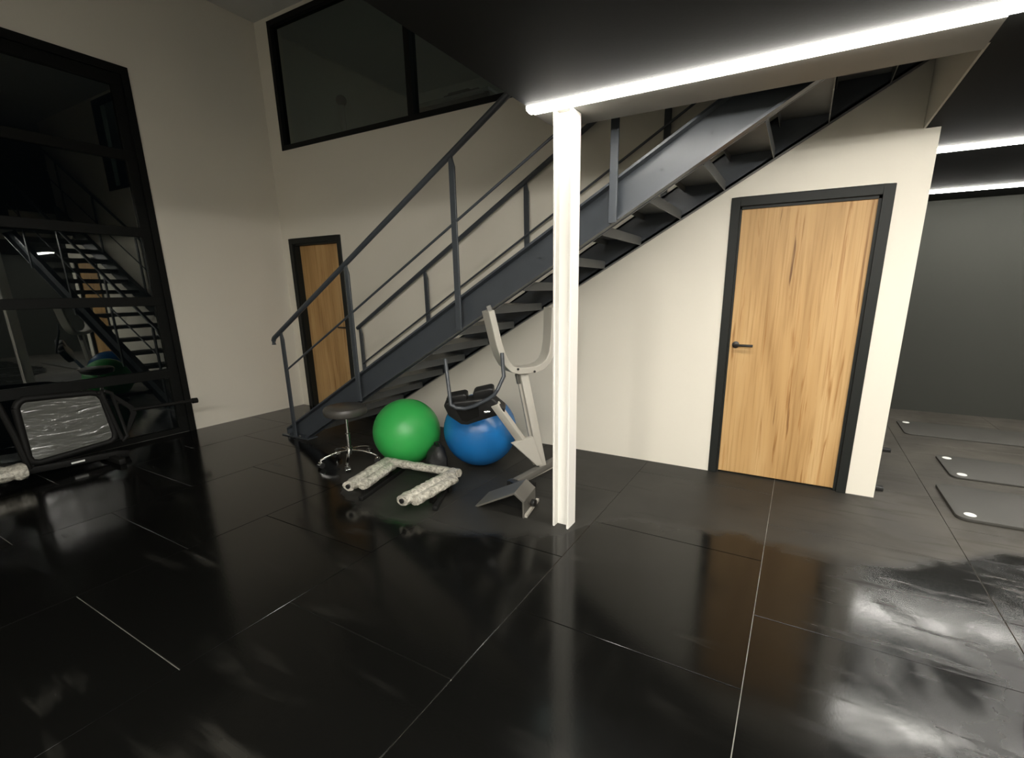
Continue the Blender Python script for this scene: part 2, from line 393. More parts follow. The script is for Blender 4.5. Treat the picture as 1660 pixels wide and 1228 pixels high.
# interior window over the left door ----------------------------------
w = struct_root('window_1', ((WN[0] + WN[1]) / 2, YW, WN[2]), 'black framed interior window high in the back wall')
f = MB(); x0, x1, z0, z1 = WN; t = 0.05; ya, yb = YW - 0.01, YW + 0.08
f.box((x0, ya, z0), (x1, yb, z0 + t)).box((x0, ya, z1 - t), (x1, yb, z1)).box((x0, ya, z0 + t), (x0 + t, yb, z1 - t)).box((x1 - t, ya, z0 + t), (x1, yb, z1 - t))
obj('window_frame', f, 'blackframe', w, smooth=False)
obj('mullion', MB().box((-3.56, ya, z0 + t), (-3.49, yb, z1 - t)), 'blackframe', w, smooth=False)
obj('pane', MB().box((x0 + t, YW + 0.035, z0 + t), (-3.56, YW + 0.041, z1 - t)), 'glass', w, smooth=False)
obj('pane', MB().box((-3.49, YW + 0.035, z0 + t), (x1 - t, YW + 0.041, z1 - t)), 'glass', w, smooth=False)
# dim upper room behind it
struct('floor_upper_room', MB().box((-5.9, YW + T, ZM - 0.12), (WELL_X - 0.05, 6.5, ZM)), 'deskgrey', smooth=False)
struct('wall_upper_room', MB().box((-5.9, 6.4, ZM), (XE, 6.5, ZC)).box((-5.9, YW + T, ZM), (-5.8, 6.4, ZC)), 'ceil', smooth=False)

# garage door ----------------------------------------------------------
y0, y1, h = GD
g = struct_root('door_3', (XL, (y0 + y1) / 2, 0), 'large black glazed sectional garage door in the left wall')
xa, xb = XL - 0.07, XL - 0.012
for nm, bx in (('door_frame', [((XL - 0.10, y1 - 0.06, 0), (XL + 0.012, y1, h)), ((XL - 0.10, y0, 0), (XL + 0.012, y0 + 0.06, h)), ((XL - 0.10, y0 + 0.06, h - 0.07), (XL + 0.012, y1 - 0.06, h))]),):
    mb = MB()
    for a, b in bx: mb.box(a, b)
    obj(nm, mb, 'blackframe', g, smooth=False)
rails = [(0.0, 0.055), (0.605, 0.70), (1.35, 1.44), (2.01, 2.10), (2.70, 2.79), (3.34, 3.44)]
for a, b in rails:
    obj('rail', MB().box((xa, y0 + 0.06, a + 0.002), (xb, y1 - 0.06, b)), 'blackframe', g, bevel=0.003, seg=1, smooth=False)
ym = [y0 + 0.06, 0.55, y1 - 0.06]
for yy, wd in ((y0 + 0.06, 0.08), (0.51, 0.08), (y1 - 0.14, 0.08)):
    obj('stile', MB().box((xa - 0.002, yy, 0.004), (xb - 0.002, yy + wd, 3.44)), 'blackframe', g, smooth=False)
for i in range(len(rails) - 1):
    for (p, q) in ((y0 + 0.14, 0.51), (0.59, y1 - 0.14)):
        obj('pane', MB().box((XL - 0.045, p, rails[i][1]), (XL - 0.039, q, rails[i + 1][0])), 'glass', g, smooth=False)

# ------------------------------------------------------------------ ceiling light strips (seen ones, then added unseen ones)
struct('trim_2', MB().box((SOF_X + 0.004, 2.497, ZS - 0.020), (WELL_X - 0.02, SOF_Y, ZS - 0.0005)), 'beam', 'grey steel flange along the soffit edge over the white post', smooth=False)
def led(name, y, x0, x1, label):
    t_ = thing(name, ((x0 + x1) / 2, y, ZS), label, 'light strip', 'ceiling light strips')
    for xe in (x0 - 0.006, x1):
        obj('end_cap', MB().box((xe, y - 0.034, ZS - 0.018), (xe + 0.006, y + 0.034, ZS)), 'sticker', t_, smooth=False)
    sec = [(-0.036, 0.0), (-0.036, -0.008), (-0.028, -0.015), (-0.012, -0.019), (0.012, -0.019), (0.028, -0.015), (0.036, -0.008), (0.036, 0.0)]
    mb = MB().prism([(x0, y + a, ZS - 0.0005 + b * 1.3) for a, b in sec], (x1 - x0, 0, 0))
    obj('diffuser', mb, 'led', t_)
led('led_strip', 2.455, -1.37, 4.6, 'long bright light strip on the soffit over the white post')
led('led_strip', 4.56, 0.63, 4.6, 'upper and nearer of two light strips right of the back wall')
led('led_strip', 6.45, 0.63, 4.6, 'lower and farther of two light strips right of the back wall')
led('led_strip', 0.35, -1.15, 4.6, 'unseen light strip added on the soffit straight above the viewer')  # this strip and those below are unseen, added to light the hall
led('led_strip', -0.70, -1.15, 4.6, 'first unseen light strip added on the soffit behind the viewer')
led('led_strip', -1.75, -1.15, 4.6, 'second unseen light strip added on the soffit behind the viewer')
led('led_strip', -2.80, -1.15, 4.6, 'rearmost unseen light strip added on the soffit')
t_ = thing('led_strip', (-1.30, -1.3, ZS), 'unseen light strip added along the left edge of the soffit', 'light strip', 'ceiling light strips')  # added out of view to throw more light on the left wall
obj('housing', MB().box((-1.33, -3.6, ZS - 0.006), (-1.27, 1.15, ZS)), 'blackframe', t_, smooth=False)
obj('diffuser', MB().prism([(-1.30 + a, -3.59, ZS - 0.006 + b) for a, b in ((-0.034, 0.005), (-0.034, -0.020), (-0.018, -0.034), (0.018, -0.034), (0.034, -0.020), (0.034, 0.005))], (0, 4.73, 0)), 'led', t_)

# ------------------------------------------------------------------ white H-section post
t_ = thing('steel_post', (-1.195, 2.545, 0), 'white steel H-section post under the long light strip', 'post')
px0, px1, py0, py1, ft, wt = -1.25, -1.14, 2.49, 2.60, 0.014, 0.010
obj('flange', MB().box((px0, py0, 0), (px0 + ft, py1, ZS - 0.020)), 'pillar', t_, bevel=0.002, seg=1)
obj('flange', MB().box((px1 - ft, py0, 0), (px1, py1, ZS - 0.020)), 'pillar', t_, bevel=0.002, seg=1)
obj('web', MB().box((px0 + ft, (py0 + py1) / 2 - wt / 2, 0), (px1 - ft, (py0 + py1) / 2 + wt / 2, ZS - 0.020)), 'pillar', t_, smooth=False)

# ------------------------------------------------------------------ staircase
ST = thing('staircase', (-2.2, 3.45, 0), 'dark grey steel staircase climbing right along the cream wall', 'staircase')
SLO = 0.572
zb = lambda x: SLO * x + 2.481
zt = lambda x: SLO * x + 2.736
XA, XB = -4.66, 0.515
def channel(yweb, yflange, name):
    """channel stringer: web plate, flanges towards yflange"""
    mb = MB(); tw = 0.010; s = 1 if yflange > yweb else -1
    xf0 = -2.481 / SLO
    poly = [(xf0, 0), (XB, zb(XB)), (XB, min(zt(XB), 9)), (XA, zt(XA)), (XA, 0)]
    mb.prism([(x, yweb, max(z, 0.0)) for x, z in poly], (0, s * tw, 0))
    fh = 0.014 * 1.15
    mb.prism([(XA, yweb, zt(XA) - fh), (XB, yweb, zt(XB) - fh), (XB, yweb, zt(XB)), (XA, yweb, zt(XA))], (0, yflange - yweb, 0))
    mb.prism([(xf0 - 0.02, yweb, 0.0), (XB, yweb, zb(XB)), (XB, yweb, zb(XB) + fh), (xf0 - 0.03, yweb, fh)], (0, yflange - yweb, 0))
    mb.prism([(XA, yweb, 0), (XA + 0.012, yweb, 0), (XA + 0.012, yweb, zt(XA)), (XA, yweb, zt(XA))], (0, yflange - yweb, 0))
    return obj(name, mb, 'steel', ST, smooth=False)
near = channel(3.035, 2.965, 'stringer')
far = channel(3.885, 3.950, 'stringer')
# flat foot plate with bolts at the bottom
fp = obj('foot_plate', MB().box((-4.70, 2.93, 0.0), (-4.28, 3.05, 0.012)), 'steel', ST, bevel=0.002, seg=1)
for bx_, by_ in ((-4.60, 2.945), (-4.42, 2.945)):
    obj('bolt', MB().lathe([(0, 0.03), (0.009, 0.03), (0.009, 0.021), (0.014, 0.021), (0.014, 0.012), (0, 0.012)], (bx_, by_, 0), 10), 'silver', fp)
TR = None
for n in range(1, 17):
    xr = -2.952 + 0.297 * (n - 5); top = 0.17 * n
    if TR is None:
        mb = MB()
        tk = 0.006
        mb.box((xr - 0.285, 3.047, top - tk), (xr, 3.883, top))
        mb.box((xr - tk, 3.047, top - 0.062), (xr, 3.883, top - tk)).box((xr - 0.285, 3.047, top - 0.045), (xr - 0.285 + tk, 3.883, top - tk))
        tr = obj('tread', mb, 'tread', origin=(xr, 3.465, top), smooth=False); TR = tr
        tr.parent = ST; tr.location = Vector((xr, 3.465, top)) - ORI[ST.as_pointer()]
        mbk = MB().box((xr - 0.25, 3.046, top - 0.05), (xr - 0.03, 3.051, top - 0.007)).box((xr - 0.25, 3.046, top - 0.013), (xr - 0.03, 3.085, top - 0.007))
        bk0 = obj('tread_bracket', mbk, 'steel', tr, smooth=False)
    else:
        tr = share('tread', TR, ST, (xr, 3.465, top))
        share('tread_bracket', bk0, tr, (xr, 3.465, top))
# bolts on the near stringer web
b0 = None
for i in range(17):
    x = -4.05 + i * 0.27; z = zb(x) + 0.13
    p = (x, 3.035, z)
    if b0 is None:
        b0 = obj('bolt', MB().lathe([(0, -0.010), (0.008, -0.010), (0.011, -0.004), (0.011, 0.0)], p, 8, 'Y'), 'steel', near)
        b0.data.transform(Matrix.Translation(Vector(ORI[near.as_pointer()]) - Vector(p))); b0.location = Vector(p) - ORI[near.as_pointer()]
    else: share('bolt', b0, near, p)
def railing(y, zr, zm, posts, ptop, pbot, xs, xe, curl, yp, zend):
    pth = [(x, y, zr(x)) for x in (xs, xe)]
    if curl: pth = [(xs - 0.045, y, zr(xs) - 0.085), (xs - 0.045, y, zr(xs) - 0.045), (xs - 0.03, y, zr(xs) - 0.018)] + pth
    obj('handrail', MB().tube(pth, 0.0215, 12), 'steel', ST)
    obj('mid_rail', MB().tube([(posts[0], y, zm(posts[0])), (xe, y, zm(xe))], 0.0095, 10), 'steel', ST)
    for x in posts:
        zt_, zb_ = zr(x) - 0.012, max(0.012, pbot(x))
        w_ = 0.025
        poly = [(x - w_, yp, zb_), (x + w_, yp, zb_), (x + w_, yp, zt_ - 0.075), (x + 0.008, yp, zt_ - 0.02), (x + 0.008, yp, zt_), (x - 0.012, yp, zt_), (x - w_, yp, zt_ - 0.03)]
        obj('post', MB().prism(poly, (0, 0.016, 0)), 'steel', ST, bevel=0.002, seg=1, smooth=False)
railing(2.950, lambda x: 0.590 * x + 3.758, lambda x: 0.562 * x + 3.236, [-4.50, -3.47, -2.285, -1.075, 0.1], None, zb, -4.60, 0.45, True, 2.942, 4)
railing(3.895, lambda x: 0.584 * x + 3.688, lambda x: 0.578 * x + 3.229, [-4.465, -3.43, -2.225, -1.02, 0.1], None, lambda x: zt(x) - 0.15, -4.50, 0.45, False, 3.902, 4)

# ------------------------------------------------------------------ gym balls
def ball(name, c, r, m, label, plug):
    t_ = thing(name, (c[0], c[1], 0), label, 'gym ball', 'gym balls under the stair')
    prof = []; n = 40
    for i in range(n + 1):
        a = -math.pi / 2 + math.pi * i / n
        rr = r * (1 + 0.0022 * math.sin(a * 36) * (1 if abs(a) < 1.2 else 0)); hh = math.sin(a) * r
        if hh < -r * 0.985: hh = -r * 0.985
        prof.append((max(0, math.cos(a) * rr), r * 0.985 + hh))
    mb = MB().lathe(prof, (c[0], c[1], 0), 64)
    o = obj('ball_skin', mb, m, t_)
    d = Vector(plug).normalized(); p = Vector((c[0], c[1], r * 0.985)) + d * (r * 0.998)
    k = MB().tube([p - d * 0.004, p + d * 0.004], 0.012, 12)
    obj('valve_plug', k, 'grommet', o)
ball('gym_ball', (-2.905, 2.945), 0.287, 'green', 'shiny green gym ball between the stool and the blue ball', (-0.62, -0.3, -0.45))
ball('gym_ball', (-2.32, 3.225), 0.313, 'blue', 'glossy blue gym ball under the grey exercise machine', (0.55, 0.5, 0.1))

# ------------------------------------------------------------------ swivel stool
sx, sy = -3.36, 2.69
t_ = thing('swivel_stool', (sx, sy, 0), 'black round swivel stool with chrome five-star base', 'stool')
seat = obj('seat', MB().lathe([(0, 0.435), (0.15, 0.435), (0.172, 0.445), (0.180, 0.462), (0.180, 0.492), (0.172, 0.508), (0.15, 0.518), (0, 0.521)], (sx, sy, 0), 40), 'vinyl', t_)
obj('seat_plate', MB().lathe([(0, 0.420), (0.10, 0.420), (0.10, 0.435), (0, 0.435)], (sx, sy, 0), 24), 'blackplastic', seat)
obj('gas_column', MB().lathe([(0, 0.12), (0.022, 0.12), (0.022, 0.27), (0.013, 0.275), (0.013, 0.42), (0, 0.42)], (sx, sy, 0), 20), 'chrome', t_)
obj('hub', MB().lathe([(0, 0.085), (0.030, 0.085), (0.034, 0.10), (0.030, 0.15), (0.024, 0.155), (0, 0.155)], (sx, sy, 0), 20), 'chrome', t_)
for i in range(5):
    a = math.radians(-118 + 72 * i); dx, dy = math.cos(a), math.sin(a)
    lg = obj('leg', MB().rect([(sx + dx * 0.02, sy + dy * 0.02, 0.118), (sx + dx * 0.12, sy + dy * 0.12, 0.110), (sx + dx * 0.20, sy + dy * 0.20, 0.088), (sx + dx * 0.245, sy + dy * 0.245, 0.068)], 0.022, 0.014), 'chrome', t_, bevel=0.003)
    cx_, cy_ = sx + dx * 0.245, sy + dy * 0.245
    cb = MB(); b2 = a + 1.9; ux, uy = math.cos(b2), math.sin(b2)
    for s_ in (-1, 1):
        c0 = Vector((cx_ + ux * 0.012 * s_, cy_ + uy * 0.012 * s_, 0.0245)); d_ = Vector((ux, uy, 0)) * 0.009 * s_
        cb.tube([c0, c0 + d_], 0.0245, 18)
    cs = obj('caster', cb, 'blackplastic', lg)
    obj('caster_hood', MB().tube([(cx_, cy_, 0.036), (cx_, cy_, 0.072)], 0.007, 10).sweep([(cx_ - ux * 0.022, cy_ - uy * 0.022, 0.0245), (cx_ + ux * 0.022, cy_ + uy * 0.022, 0.0245)], [(0.027 * math.cos(q), 0.027 * math.sin(q)) for q in [math.pi * j / 8 for j in range(9)]] + [(0.025 * math.cos(q), 0.025 * math.sin(q)) for q in [math.pi * (8 - j) / 8 for j in range(9)]]), 'chrome', lg)

# ------------------------------------------------------------------ black bag between the balls
mb = MB(); pr_ = []
rnd = random.Random(3)
NS, NR = 20, 9
vs = []; cx_, cy_ = -2.55, 2.895
for j in range(NR):
    v = j / (NR - 1)
    rad = 0.092 * (1.0 - 0.55 * v ** 5) * (0.86 if j == 0 else 1)
    for i in range(NS):
        a = 2 * math.pi * i / NS
        k = 1 + 0.12 * math.sin(3 * a + v * 4) + 0.06 * rnd.uniform(-1, 1)
        vs.append((cx_ + rad * k * math.cos(a) * 0.95, cy_ + rad * k * math.sin(a) * 0.9 + 0.03 * v, 0.215 * v))
fs = [(j * NS + i, j * NS + (i + 1) % NS, (j + 1) * NS + (i + 1) % NS, (j + 1) * NS + i) for j in range(NR - 1) for i in range(NS)]
fs += [tuple(reversed(range(NS))), tuple((NR - 1) * NS + i for i in range(NS))]
bt = thing('black_bag', (cx_, cy_, 0), 'small dark bag slumped on the floor between green and blue balls', 'bag')
obj('bag_body', MB().add(vs, fs), 'bag', bt)
obj('bag_strap', MB().rect([(cx_ - 0.035, cy_ + 0.03, 0.205), (cx_ - 0.03, cy_ + 0.03, 0.235), (cx_, cy_ + 0.03, 0.248), (cx_ + 0.03, cy_ + 0.03, 0.235), (cx_ + 0.035, cy_ + 0.03, 0.205)], 0.008, 0.014, upv=(0, 1, 0)), 'bag', bt)

# ------------------------------------------------------------------ plastic wrapped U frame on the floor
t_ = thing('wrapped_frame', (-2.5, 2.45, 0), 'U-shaped frame in whitish plastic wrap on black bars before the green ball', 'frame part')
Z = 0.115
E1, C1, C2, E2 = (-2.715, 2.130, Z), (-2.845, 2.640, Z), (-2.205, 2.700, Z), (-2.195, 2.130, Z)
def lumpy(path, r, seed, wob=0.13, flat=0.8):
    rn = random.Random(seed); P = [Vector(p) for p in path]; pts = []
    for a, b in zip(P[:-1], P[1:]):
        n = max(3, int((b - a).length / 0.025))
        pts += [a.lerp(b, i / n) for i in range(n)]
    pts.append(P[-1]); mb = MB(); k = 14; vs = []
    for i, p in enumerate(pts):
        tdir = (pts[min(i + 1, len(pts) - 1)] - pts[max(i - 1, 0)]).normalized()
        side = tdir.cross(Vector((0, 0, 1))).normalized(); u = side.cross(tdir)
        for j in range(k):
            a = 2 * math.pi * j / k; rr = r * (1 + wob * rn.uniform(-1, 1) * 0.6 + 0.05 * math.sin(i * 1.3 + j))
            vs.append(p + side * rr * math.cos(a) + u * rr * flat * math.sin(a))
    n = len(pts)
    fs = [(i * k + j, i * k + (j + 1) % k, (i + 1) * k + (j + 1) % k, (i + 1) * k + j) for i in range(n - 1) for j in range(k)]
    fs += [tuple(reversed(range(k))), tuple((n - 1) * k + j for j in range(k))]
    return mb.add(vs, fs)
obj('wrapped_arm', lumpy([E1, C1], 0.048, 1), 'wrap', t_)
obj('wrapped_arm', lumpy([E2, C2], 0.048, 2), 'wrap', t_)
obj('wrapped_crossbar', lumpy([C1, C2, (-2.16, 2.705, Z)], 0.040, 3), 'wrap', t_)
obj('wrapped_pad', lumpy([(-2.655, 2.205, Z - 0.012), (-2.765, 2.60, Z - 0.012)], 0.042, 4), 'wrap', t_)
obj('wrapped_pad', lumpy([(-2.135, 2.185, Z - 0.012), (-2.145, 2.62, Z - 0.012)], 0.042, 5), 'wrap', t_)
for e, c in ((E1, C1), (E2, C2)):
    d = (Vector(e) - Vector(c)).normalized(); e = Vector(e)
    obj('tube_end', MB().tube([e - d * 0.01, e + d * 0.012], 0.017, 14), 'blackplastic', t_)
for a, b in (((-2.645, 2.165, 0.017), (-2.80, 2.76, 0.017)), ((-2.06, 2.295, 0.017), (-2.27, 2.72, 0.017))):
    obj('floor_bar', MB().rect([a, b], 0.034, 0.034), 'rubber', t_, bevel=0.004)
for p in ((-2.80, 2.60), (-2.69, 2.25), (-2.185, 2.60), (-2.165, 2.40)):
    obj('riser', MB().box((p[0] - 0.018, p[1] - 0.018, 0.0), (p[0] + 0.018, p[1] + 0.018, Z - 0.02)), 'rubber', t_)

# ------------------------------------------------------------------ grey exercise machine behind the post
t_ = thing('exercise_machine', (-1.70, 3.1, 0), 'light grey exercise machine with U-shaped fork and black console', 'gym machine')
ux, uy = math.cos(math.radians(58)), math.sin(math.radians(58))
LX, LY = -1.945, 2.875
FS = 1.08
def uf(s, z, d=0.0): return (LX + ux * s * FS, LY + uy * s * FS, z)
Wd = 0.475
pts = [uf(-0.015, 1.335), uf(0.01, 1.22), uf(0.035, 1.10), uf(0.062, 1.01), uf(0.095, 0.945), uf(0.135, 0.905), uf(0.185, 0.888), uf(0.25, 0.886),
       uf(0.32, 0.890), uf(0.375, 0.908), uf(0.415, 0.945), uf(0.44, 1.0), uf(0.455, 1.08), uf(0.462, 1.20), uf(Wd - 0.01, 1.345)]
nrm = (-uy, ux, 0)
mb = MB(); P = [Vector(p) for p in pts]; nv = Vector(nrm); vs = []
for i, p in enumerate(P):
    td = (P[min(i + 1, len(P) - 1)] - P[max(i - 1, 0)]).normalized(); sd = td.cross(nv).normalized()
    for a, b in ((-0.024, -0.062), (0.024, -0.062), (0.024, 0.062), (-0.024, 0.062)): vs.append(p + sd * a + nv * b)
n = len(P)
fs = [(i * 4 + j, i * 4 + (j + 1) % 4, (i + 1) * 4 + (j + 1) % 4, (i + 1) * 4 + j) for i in range(n - 1) for j in range(4)] + [(3, 2, 1, 0), tuple((n - 1) * 4 + j for j in range(4))]
fork = obj('fork', mb.add(vs, fs), 'greypaint', t_, bevel=0.004, seg=1)
for s, z in ((0.17, 0.905), (0.30, 0.875)):
    q = Vector(uf(s, z)) - nv * 0.063
    obj('bolt', MB().tube([q, q - nv * 0.006], 0.009, 10), 'blackplastic', fork)
q = Vector(uf(-0.012, 1.325)); 
obj('fork_sleeve', MB().rect([q + Vector((0.03, 0.02, -0.06)), q + Vector((0.0, 0.0, 0.045))], 0.05, 0.035), 'darkgrey', fork, bevel=0.005)
pt, pb = Vector(uf(0.238, 0.87)), Vector((-1.700, 3.19, 0.10))
obj('upright', MB().rect([pb, pt], 0.055, 0.062, upv=(0.64, 0.77, 0)), 'greypaint', t_, bevel=0.004)
obj('upright_sleeve', MB().rect([pt.lerp(pb, 0.02) + Vector((-0.042, -0.02, 0)), pt.lerp(pb, 0.12) + Vector((-0.042, -0.02, 0))], 0.03, 0.03, upv=(0.64, 0.77, 0)), 'darkgrey', t_, bevel=0.002)
obj('side_bar', MB().rect([pt.lerp(pb, 0.10) + Vector((-0.040, -0.015, 0)), pt.lerp(pb, 0.80) + Vector((-0.045, -0.015, 0))], 0.026, 0.022, upv=(0.64, 0.77, 0)), 'greypaint', t_)
sa, sb_ = Vector((-1.895, 2.83, 0.665)), Vector((-1.735, 3.18, 0.12))
obj('strut', MB().rect([sa, sb_], 0.048, 0.060, upv=(0.5, -0.3, 0.8)), 'greypaint', t_, bevel=0.004)
gp = [Vector((-1.868, 2.99, 0.40)), Vector((-1.775, 3.13, 0.40)), Vector((-1.700, 3.19, 0.13)), Vector((-1.735, 3.15, 0.11))]
obj('gusset_plate', MB().prism([Vector((-1.85, 2.96, 0.335)), Vector((-1.752, 3.11, 0.365)), Vector((-1.70, 3.165, 0.125)), Vector((-1.735, 3.14, 0.115))], (0.03, -0.02, 0)), 'greypaint', t_, bevel=0.002, seg=1)
base = obj('base_bar', MB().rect([(-1.735, 2.83, 0.075), (-1.66, 3.60, 0.075)], 0.06, 0.05), 'darkgrey', t_, bevel=0.004)
obj('base_bar_lip', MB().rect([(-1.705, 3.00, 0.046), (-1.632, 3.55, 0.046)], 0.012, 0.008), 'greypaint', base)
obj('end_cap', MB().rect([(-1.742, 2.775, 0.07), (-1.735, 2.835, 0.07)], 0.072, 0.066), 'blackplastic', base, bevel=0.006)
for yy in (2.95, 3.52):
    obj('base_foot', MB().box((-1.76, yy - 0.02, 0), (-1.63, yy + 0.02, 0.052)), 'rubber', base, bevel=0.004)
# folded plate foot in front
pf = [(-1.862, 2.49, 0.0), (-1.535, 2.49, 0.168), (-1.462, 2.49, 0.118), (-1.462, 2.49, 0.0)]
inn = [(-1.474, 2.49, 0.0), (-1.474, 2.49, 0.112), (-1.538, 2.49, 0.154), (-1.836, 2.49, 0.0)]
foot = obj('folded_foot', MB().prism(pf + inn, (-0.05, 0.25, 0)), 'darkgrey', t_, smooth=False)
obj('foot_infill', MB().prism([(-1.82, 2.60, 0.002), (-1.555, 2.60, 0.15), (-1.49, 2.60, 0.108), (-1.49, 2.60, 0.002)], (-0.002, 0.01, 0)), 'rubber', foot, smooth=False)
obj('foot_knob', MB().tube([(-1.463, 2.60, 0.07), (-1.435, 2.60, 0.07)], 0.026, 14), 'blackplastic', foot, bevel=0.003)
obj('foot_brace', MB().rect([(-1.455, 2.50, 0.012), (-1.49, 2.735, 0.03)], 0.02, 0.02), 'greypaint', foot)
obj('foot_link', MB().rect([(-1.60, 2.70, 0.11), (-1.735, 2.80, 0.085)], 0.05, 0.035), 'blackplastic', foot, bevel=0.004)
# console with two pads and a looped handle
cons = MB()
cdir = Vector((0.90, 0.35, 0.13)).normalized(); cn = Vector((-0.22, -0.80, -0.35)).normalized(); cn = (cn - cdir * cn.dot(cdir)).normalized(); cu = cn.cross(cdir).normalized()
if cu.z < 0: cu = -cu
CC = Vector((-2.065, 2.80, 0.640))
def cp(a, b, c): return CC + cdir * a + cu * b + cn * c
outl = [(-0.215, 0.055), (-0.19, 0.075), (0.16, 0.075), (0.235, -0.035), (0.225, -0.075), (0.06, -0.11), (-0.08, -0.145), (-0.13, -0.135), (-0.205, -0.04)]
cb = obj('console', MB().prism([cp(a, b, 0.045) for a, b in outl], cn * -0.085), 'blackplastic', t_, bevel=0.014, seg=3)
obj('pad', MB().prism([cp(a, b, 0.03) for a, b in ((-0.185, 0.06), (-0.03, 0.06), (-0.02, 0.115), (-0.04, 0.128), (-0.165, 0.118), (-0.185, 0.10))], cn * -0.075), 'blackplastic', cb, bevel=0.012, seg=3)
obj('pad', MB().prism([cp(a, b, 0.03) for a, b in ((0.015, 0.06), (0.175, 0.06), (0.185, 0.14), (0.165, 0.152), (0.045, 0.138), (0.025, 0.12))], cn * -0.075), 'blackplastic', cb, bevel=0.012, seg=3)
obj('recess', MB().prism([cp(a, b, 0.0505) for a, b in ((-0.13, 0.03), (0.05, 0.03), (0.03, -0.07), (-0.075, -0.105), (-0.11, -0.09))], cn * -0.006), 'rubber', cb)
hp = [Vector((-2.262, 2.735, 0.985)), cp(-0.145, 0.075, 0.065), cp(-0.11, 0.045, 0.07), cp(-0.05, 0.03, 0.07), cp(0.03, 0.045, 0.07), cp(0.14, 0.085, 0.06),
      cp(0.19, 0.11, 0.055), cp(0.222, 0.145, 0.045), Vector((-1.822, 2.845, 0.875)), Vector((-1.832, 2.85, 0.95)), Vector((-1.842, 2.86, 1.04))]
obj('handle', MB().tube(hp, 0.014, 12, upv=tuple(cn)), 'steel', cb)
q = Vector((-1.915, 2.785, 0.615)); obj('clamp_bolt', MB().tube([q, q + Vector((-0.03, -0.03, 0))], 0.013, 10), 'silver', cb)

# ------------------------------------------------------------------ exercise mats in the dark room
def rounded(x0, y0, x1, y1, r, z):
    p = []
    for (cx, cy, a0) in ((x0 + r, y0 + r, 180), (x1 - r, y0 + r, 270), (x1 - r, y1 - r, 0), (x0 + r, y1 - r, 90)):
        for i in range(6):
            a = math.radians(a0 + 90 * i / 5); p.append((cx + r * math.cos(a), cy + r * math.sin(a), z))
    return p
def mat_(x0, y0, x1, y1, th, label, grom):
    t_ = thing('exercise_mat', ((x0 + x1) / 2, (y0 + y1) / 2, 0), label, 'exercise mat', 'exercise mats in the dark room')
    obj('mat_pad', MB().prism(rounded(x0, y0, x1, y1, 0.06, 0.0), (0, 0, th)), 'mat', t_, bevel=0.004)
    for gx, gy in grom:
        obj('grommet', MB().lathe([(0.0, th + 0.003), (0.030, th + 0.003), (0.033, th), (0.033, th - 0.002)], (gx, gy, 0), 20), 'grommet', t_)
mat_(1.035, 3.80, 2.90, 4.45, 0.022, 'nearest dark exercise mat, one white grommet at its corner', [(1.115, 3.875)])
mat_(1.185, 4.685, 3.05, 5.27, 0.016, 'middle dark exercise mat with two white grommets', [(1.255, 5.19), (1.265, 4.76)])
mat_(1.07, 5.945, 2.95, 6.53, 0.012, 'farthest dark exercise mat by the charcoal wall', [(1.15, 6.45)])

# ------------------------------------------------------------------ low rack behind the end of the wall
t_ = thing('floor_rack', (0.70, 4.7, 0), 'black rack feet peeking past the end of the cream wall', 'rack')
for yy in (4.14, 5.22):
    obj('rack_foot', MB().box((0.61, yy - 0.025, 0), (0.68 if yy < 5 else 0.86, yy + 0.025, 0.03)), 'blackplastic', t_, bevel=0.004)
obj('rack_rail', MB().box((0.612, 4.16, 0.03), (0.63, 5.24, 0.07)), 'blackplastic', t_)

# ------------------------------------------------------------------ black framed machine before the garage door
t_ = thing('framed_panel', (-5.35, 1.45, 0), 'black tubular frame with glossy film panel and long handle bar', 'gym machine')
X = -5.35
def yz(pts, x=X): return [(x, a, b) for a, b in pts]
fr = [(1.19, 0.60), (1.21, 0.64), (1.25, 0.665), (1.66, 0.640), (1.71, 0.62), (1.735, 0.575), (1.765, 0.25), (1.755, 0.20), (1.715, 0.175), (1.24, 0.135), (1.195, 0.155), (1.185, 0.20), (1.19, 0.60)]
obj('frame_tube', MB().tube(yz(fr), 0.026, 12, upv=(1, 0, 0)), 'rubber', t_)
obj('film_panel', MB().prism(yz([(1.20, 0.62), (1.25, 0.65), (1.67, 0.625), (1.72, 0.59), (1.745, 0.23), (1.71, 0.185), (1.24, 0.15), (1.20, 0.17)], X - 0.006), (0.012, 0, 0)), 'film', t_)
obj('yoke_bar', MB().tube(yz([(1.70, 0.63), (1.73, 0.63), (1.80, 0.18)], X + 0.02), 0.018, 10, upv=(1, 0, 0)), 'rubber', t_)
obj('yoke_bar', MB().tube(yz([(1.755, 0.64), (1.80, 0.61), (1.845, 0.20), (1.80, 0.16)], X + 0.02), 0.015, 10, upv=(1, 0, 0)), 'rubber', t_)
obj('yoke', MB().prism(yz([(1.80, 0.615), (1.94, 0.455), (1.95, 0.395), (1.845, 0.205), (1.835, 0.24), (1.905, 0.405), (1.90, 0.44), (1.80, 0.565)], X + 0.008), (0.024, 0, 0)), 'rubber', t_, bevel=0.004, seg=1)
hb = obj('handle_bar', MB().tube(yz([(1.92, 0.43), (2.46, 0.408)], X + 0.02), 0.017, 12, upv=(1, 0, 0)), 'rubber', t_)
obj('bar_knob', MB().tube(yz([(2.43, 0.409), (2.475, 0.407)], X + 0.02), 0.027, 14, upv=(1, 0, 0)), 'rubber', hb)
bb = obj('base_bar', MB().rect(yz([(0.55, 0.095), (1.20, 0.085), (1.74, 0.055), (1.83, 0.03)]), 0.05, 0.055), 'rubber', t_, bevel=0.006)
obj('sticker', MB().box((X + 0.025, 1.42, 0.062), (X + 0.0275, 1.51, 0.076)), 'sticker', bb, smooth=False)
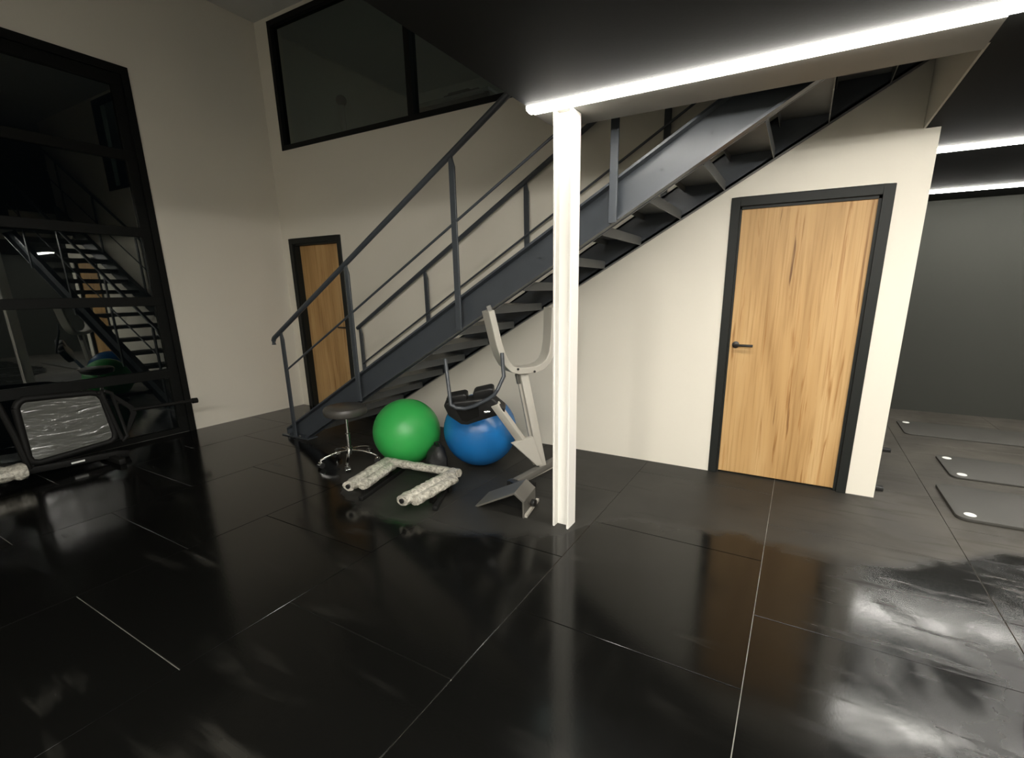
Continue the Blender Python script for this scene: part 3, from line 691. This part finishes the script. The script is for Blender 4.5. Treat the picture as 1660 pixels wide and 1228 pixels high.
obj('cross_brace', MB().tube(yz([(0.55, 0.30), (0.95, 0.20), (1.20, 0.12)]), 0.018, 10, upv=(1, 0, 0)), 'rubber', t_)
obj('frame_tube', MB().tube(yz([(1.10, 0.66), (1.14, 0.40), (1.17, 0.10)], X + 0.01), 0.022, 10, upv=(1, 0, 0)), 'rubber', t_)
for yy in (0.62, 1.70):
    obj('foot_bar', MB().rect([(X - 0.2, yy, 0.025), (X + 0.22, yy, 0.025)], 0.05, 0.05), 'rubber', t_, bevel=0.006)
    obj('foot_post', MB().box((X - 0.02, yy - 0.02, 0.045), (X + 0.02, yy + 0.02, 0.085)), 'rubber', t_)
obj('plastic_bundle', lumpy([(X + 0.08, 0.45, 0.135), (X + 0.08, 0.80, 0.125), (X + 0.08, 1.13, 0.115)], 0.085, 9, 0.2, 0.75), 'wrap', t_)

# ------------------------------------------------------------------ things in the dim upper room
BX, BY = -5.09, 4.5
t_ = thing('ball_lamp', (BX, BY, ZM), 'small dark globe on a pale stand behind the upper window', 'lamp')
obj('stand', MB().lathe([(0, 0), (0.09, 0), (0.09, 0.02), (0.035, 0.04), (0.035, 0.74), (0, 0.74)], (BX, BY, ZM), 20), 'deskgrey', t_)
obj('globe', MB().lathe([(max(0, 0.062 * math.cos(a)), 0.79 + 0.062 * math.sin(a)) for a in [math.pi * (i / 12 - 0.5) for i in range(13)]], (BX, BY, ZM), 24), 'lever', t_)
t_ = thing('desk', (-3.8, 5.2, ZM), 'dark desk behind the right pane of the upper window', 'desk')
obj('desk_top', MB().box((-4.35, 4.9, ZM + 0.70), (-3.25, 5.5, ZM + 0.73)), 'deskgrey', t_, bevel=0.004)
obj('desk_panel', MB().box((-4.30, 4.95, ZM + 0.30), (-3.30, 4.97, ZM + 0.70)), 'rubber', t_)
for dx in (-4.32, -3.32):
    for dy in (4.93, 5.43): obj('leg', MB().box((dx, dy, ZM), (dx + 0.04, dy + 0.04, ZM + 0.70)), 'rubber', t_)
t_ = thing('desk_device', (-3.75, 5.15, ZM + 0.73), 'dark low device lying on the upstairs desk', 'device')
obj('device_body', MB().box((-3.95, 5.0, ZM + 0.73), (-3.45, 5.3, ZM + 0.79)), 'rubber', t_, bevel=0.01)
obj('device_lid', MB().box((-3.90, 5.02, ZM + 0.79), (-3.60, 5.26, ZM + 0.815)), 'lever', t_, bevel=0.008)
t_ = thing('added_ceiling_lamp', (-2.0, 4.75, ZC), 'dim unseen lamp added on the ceiling to light the upper room', 'lamp')  # no lamp visible here; added to brighten the room behind the window
obj('added_lamp_body', MB().box((-2.62, 4.58, ZC - 0.02), (-1.38, 4.97, ZC)), 'blackframe', t_)
obj('added_lamp_glass', MB().box((-2.6, 4.6, ZC - 0.04), (-1.4, 4.95, ZC - 0.02)), emit('added_lamp_glow', (0.85, 0.97, 1.0), 2.6), t_)
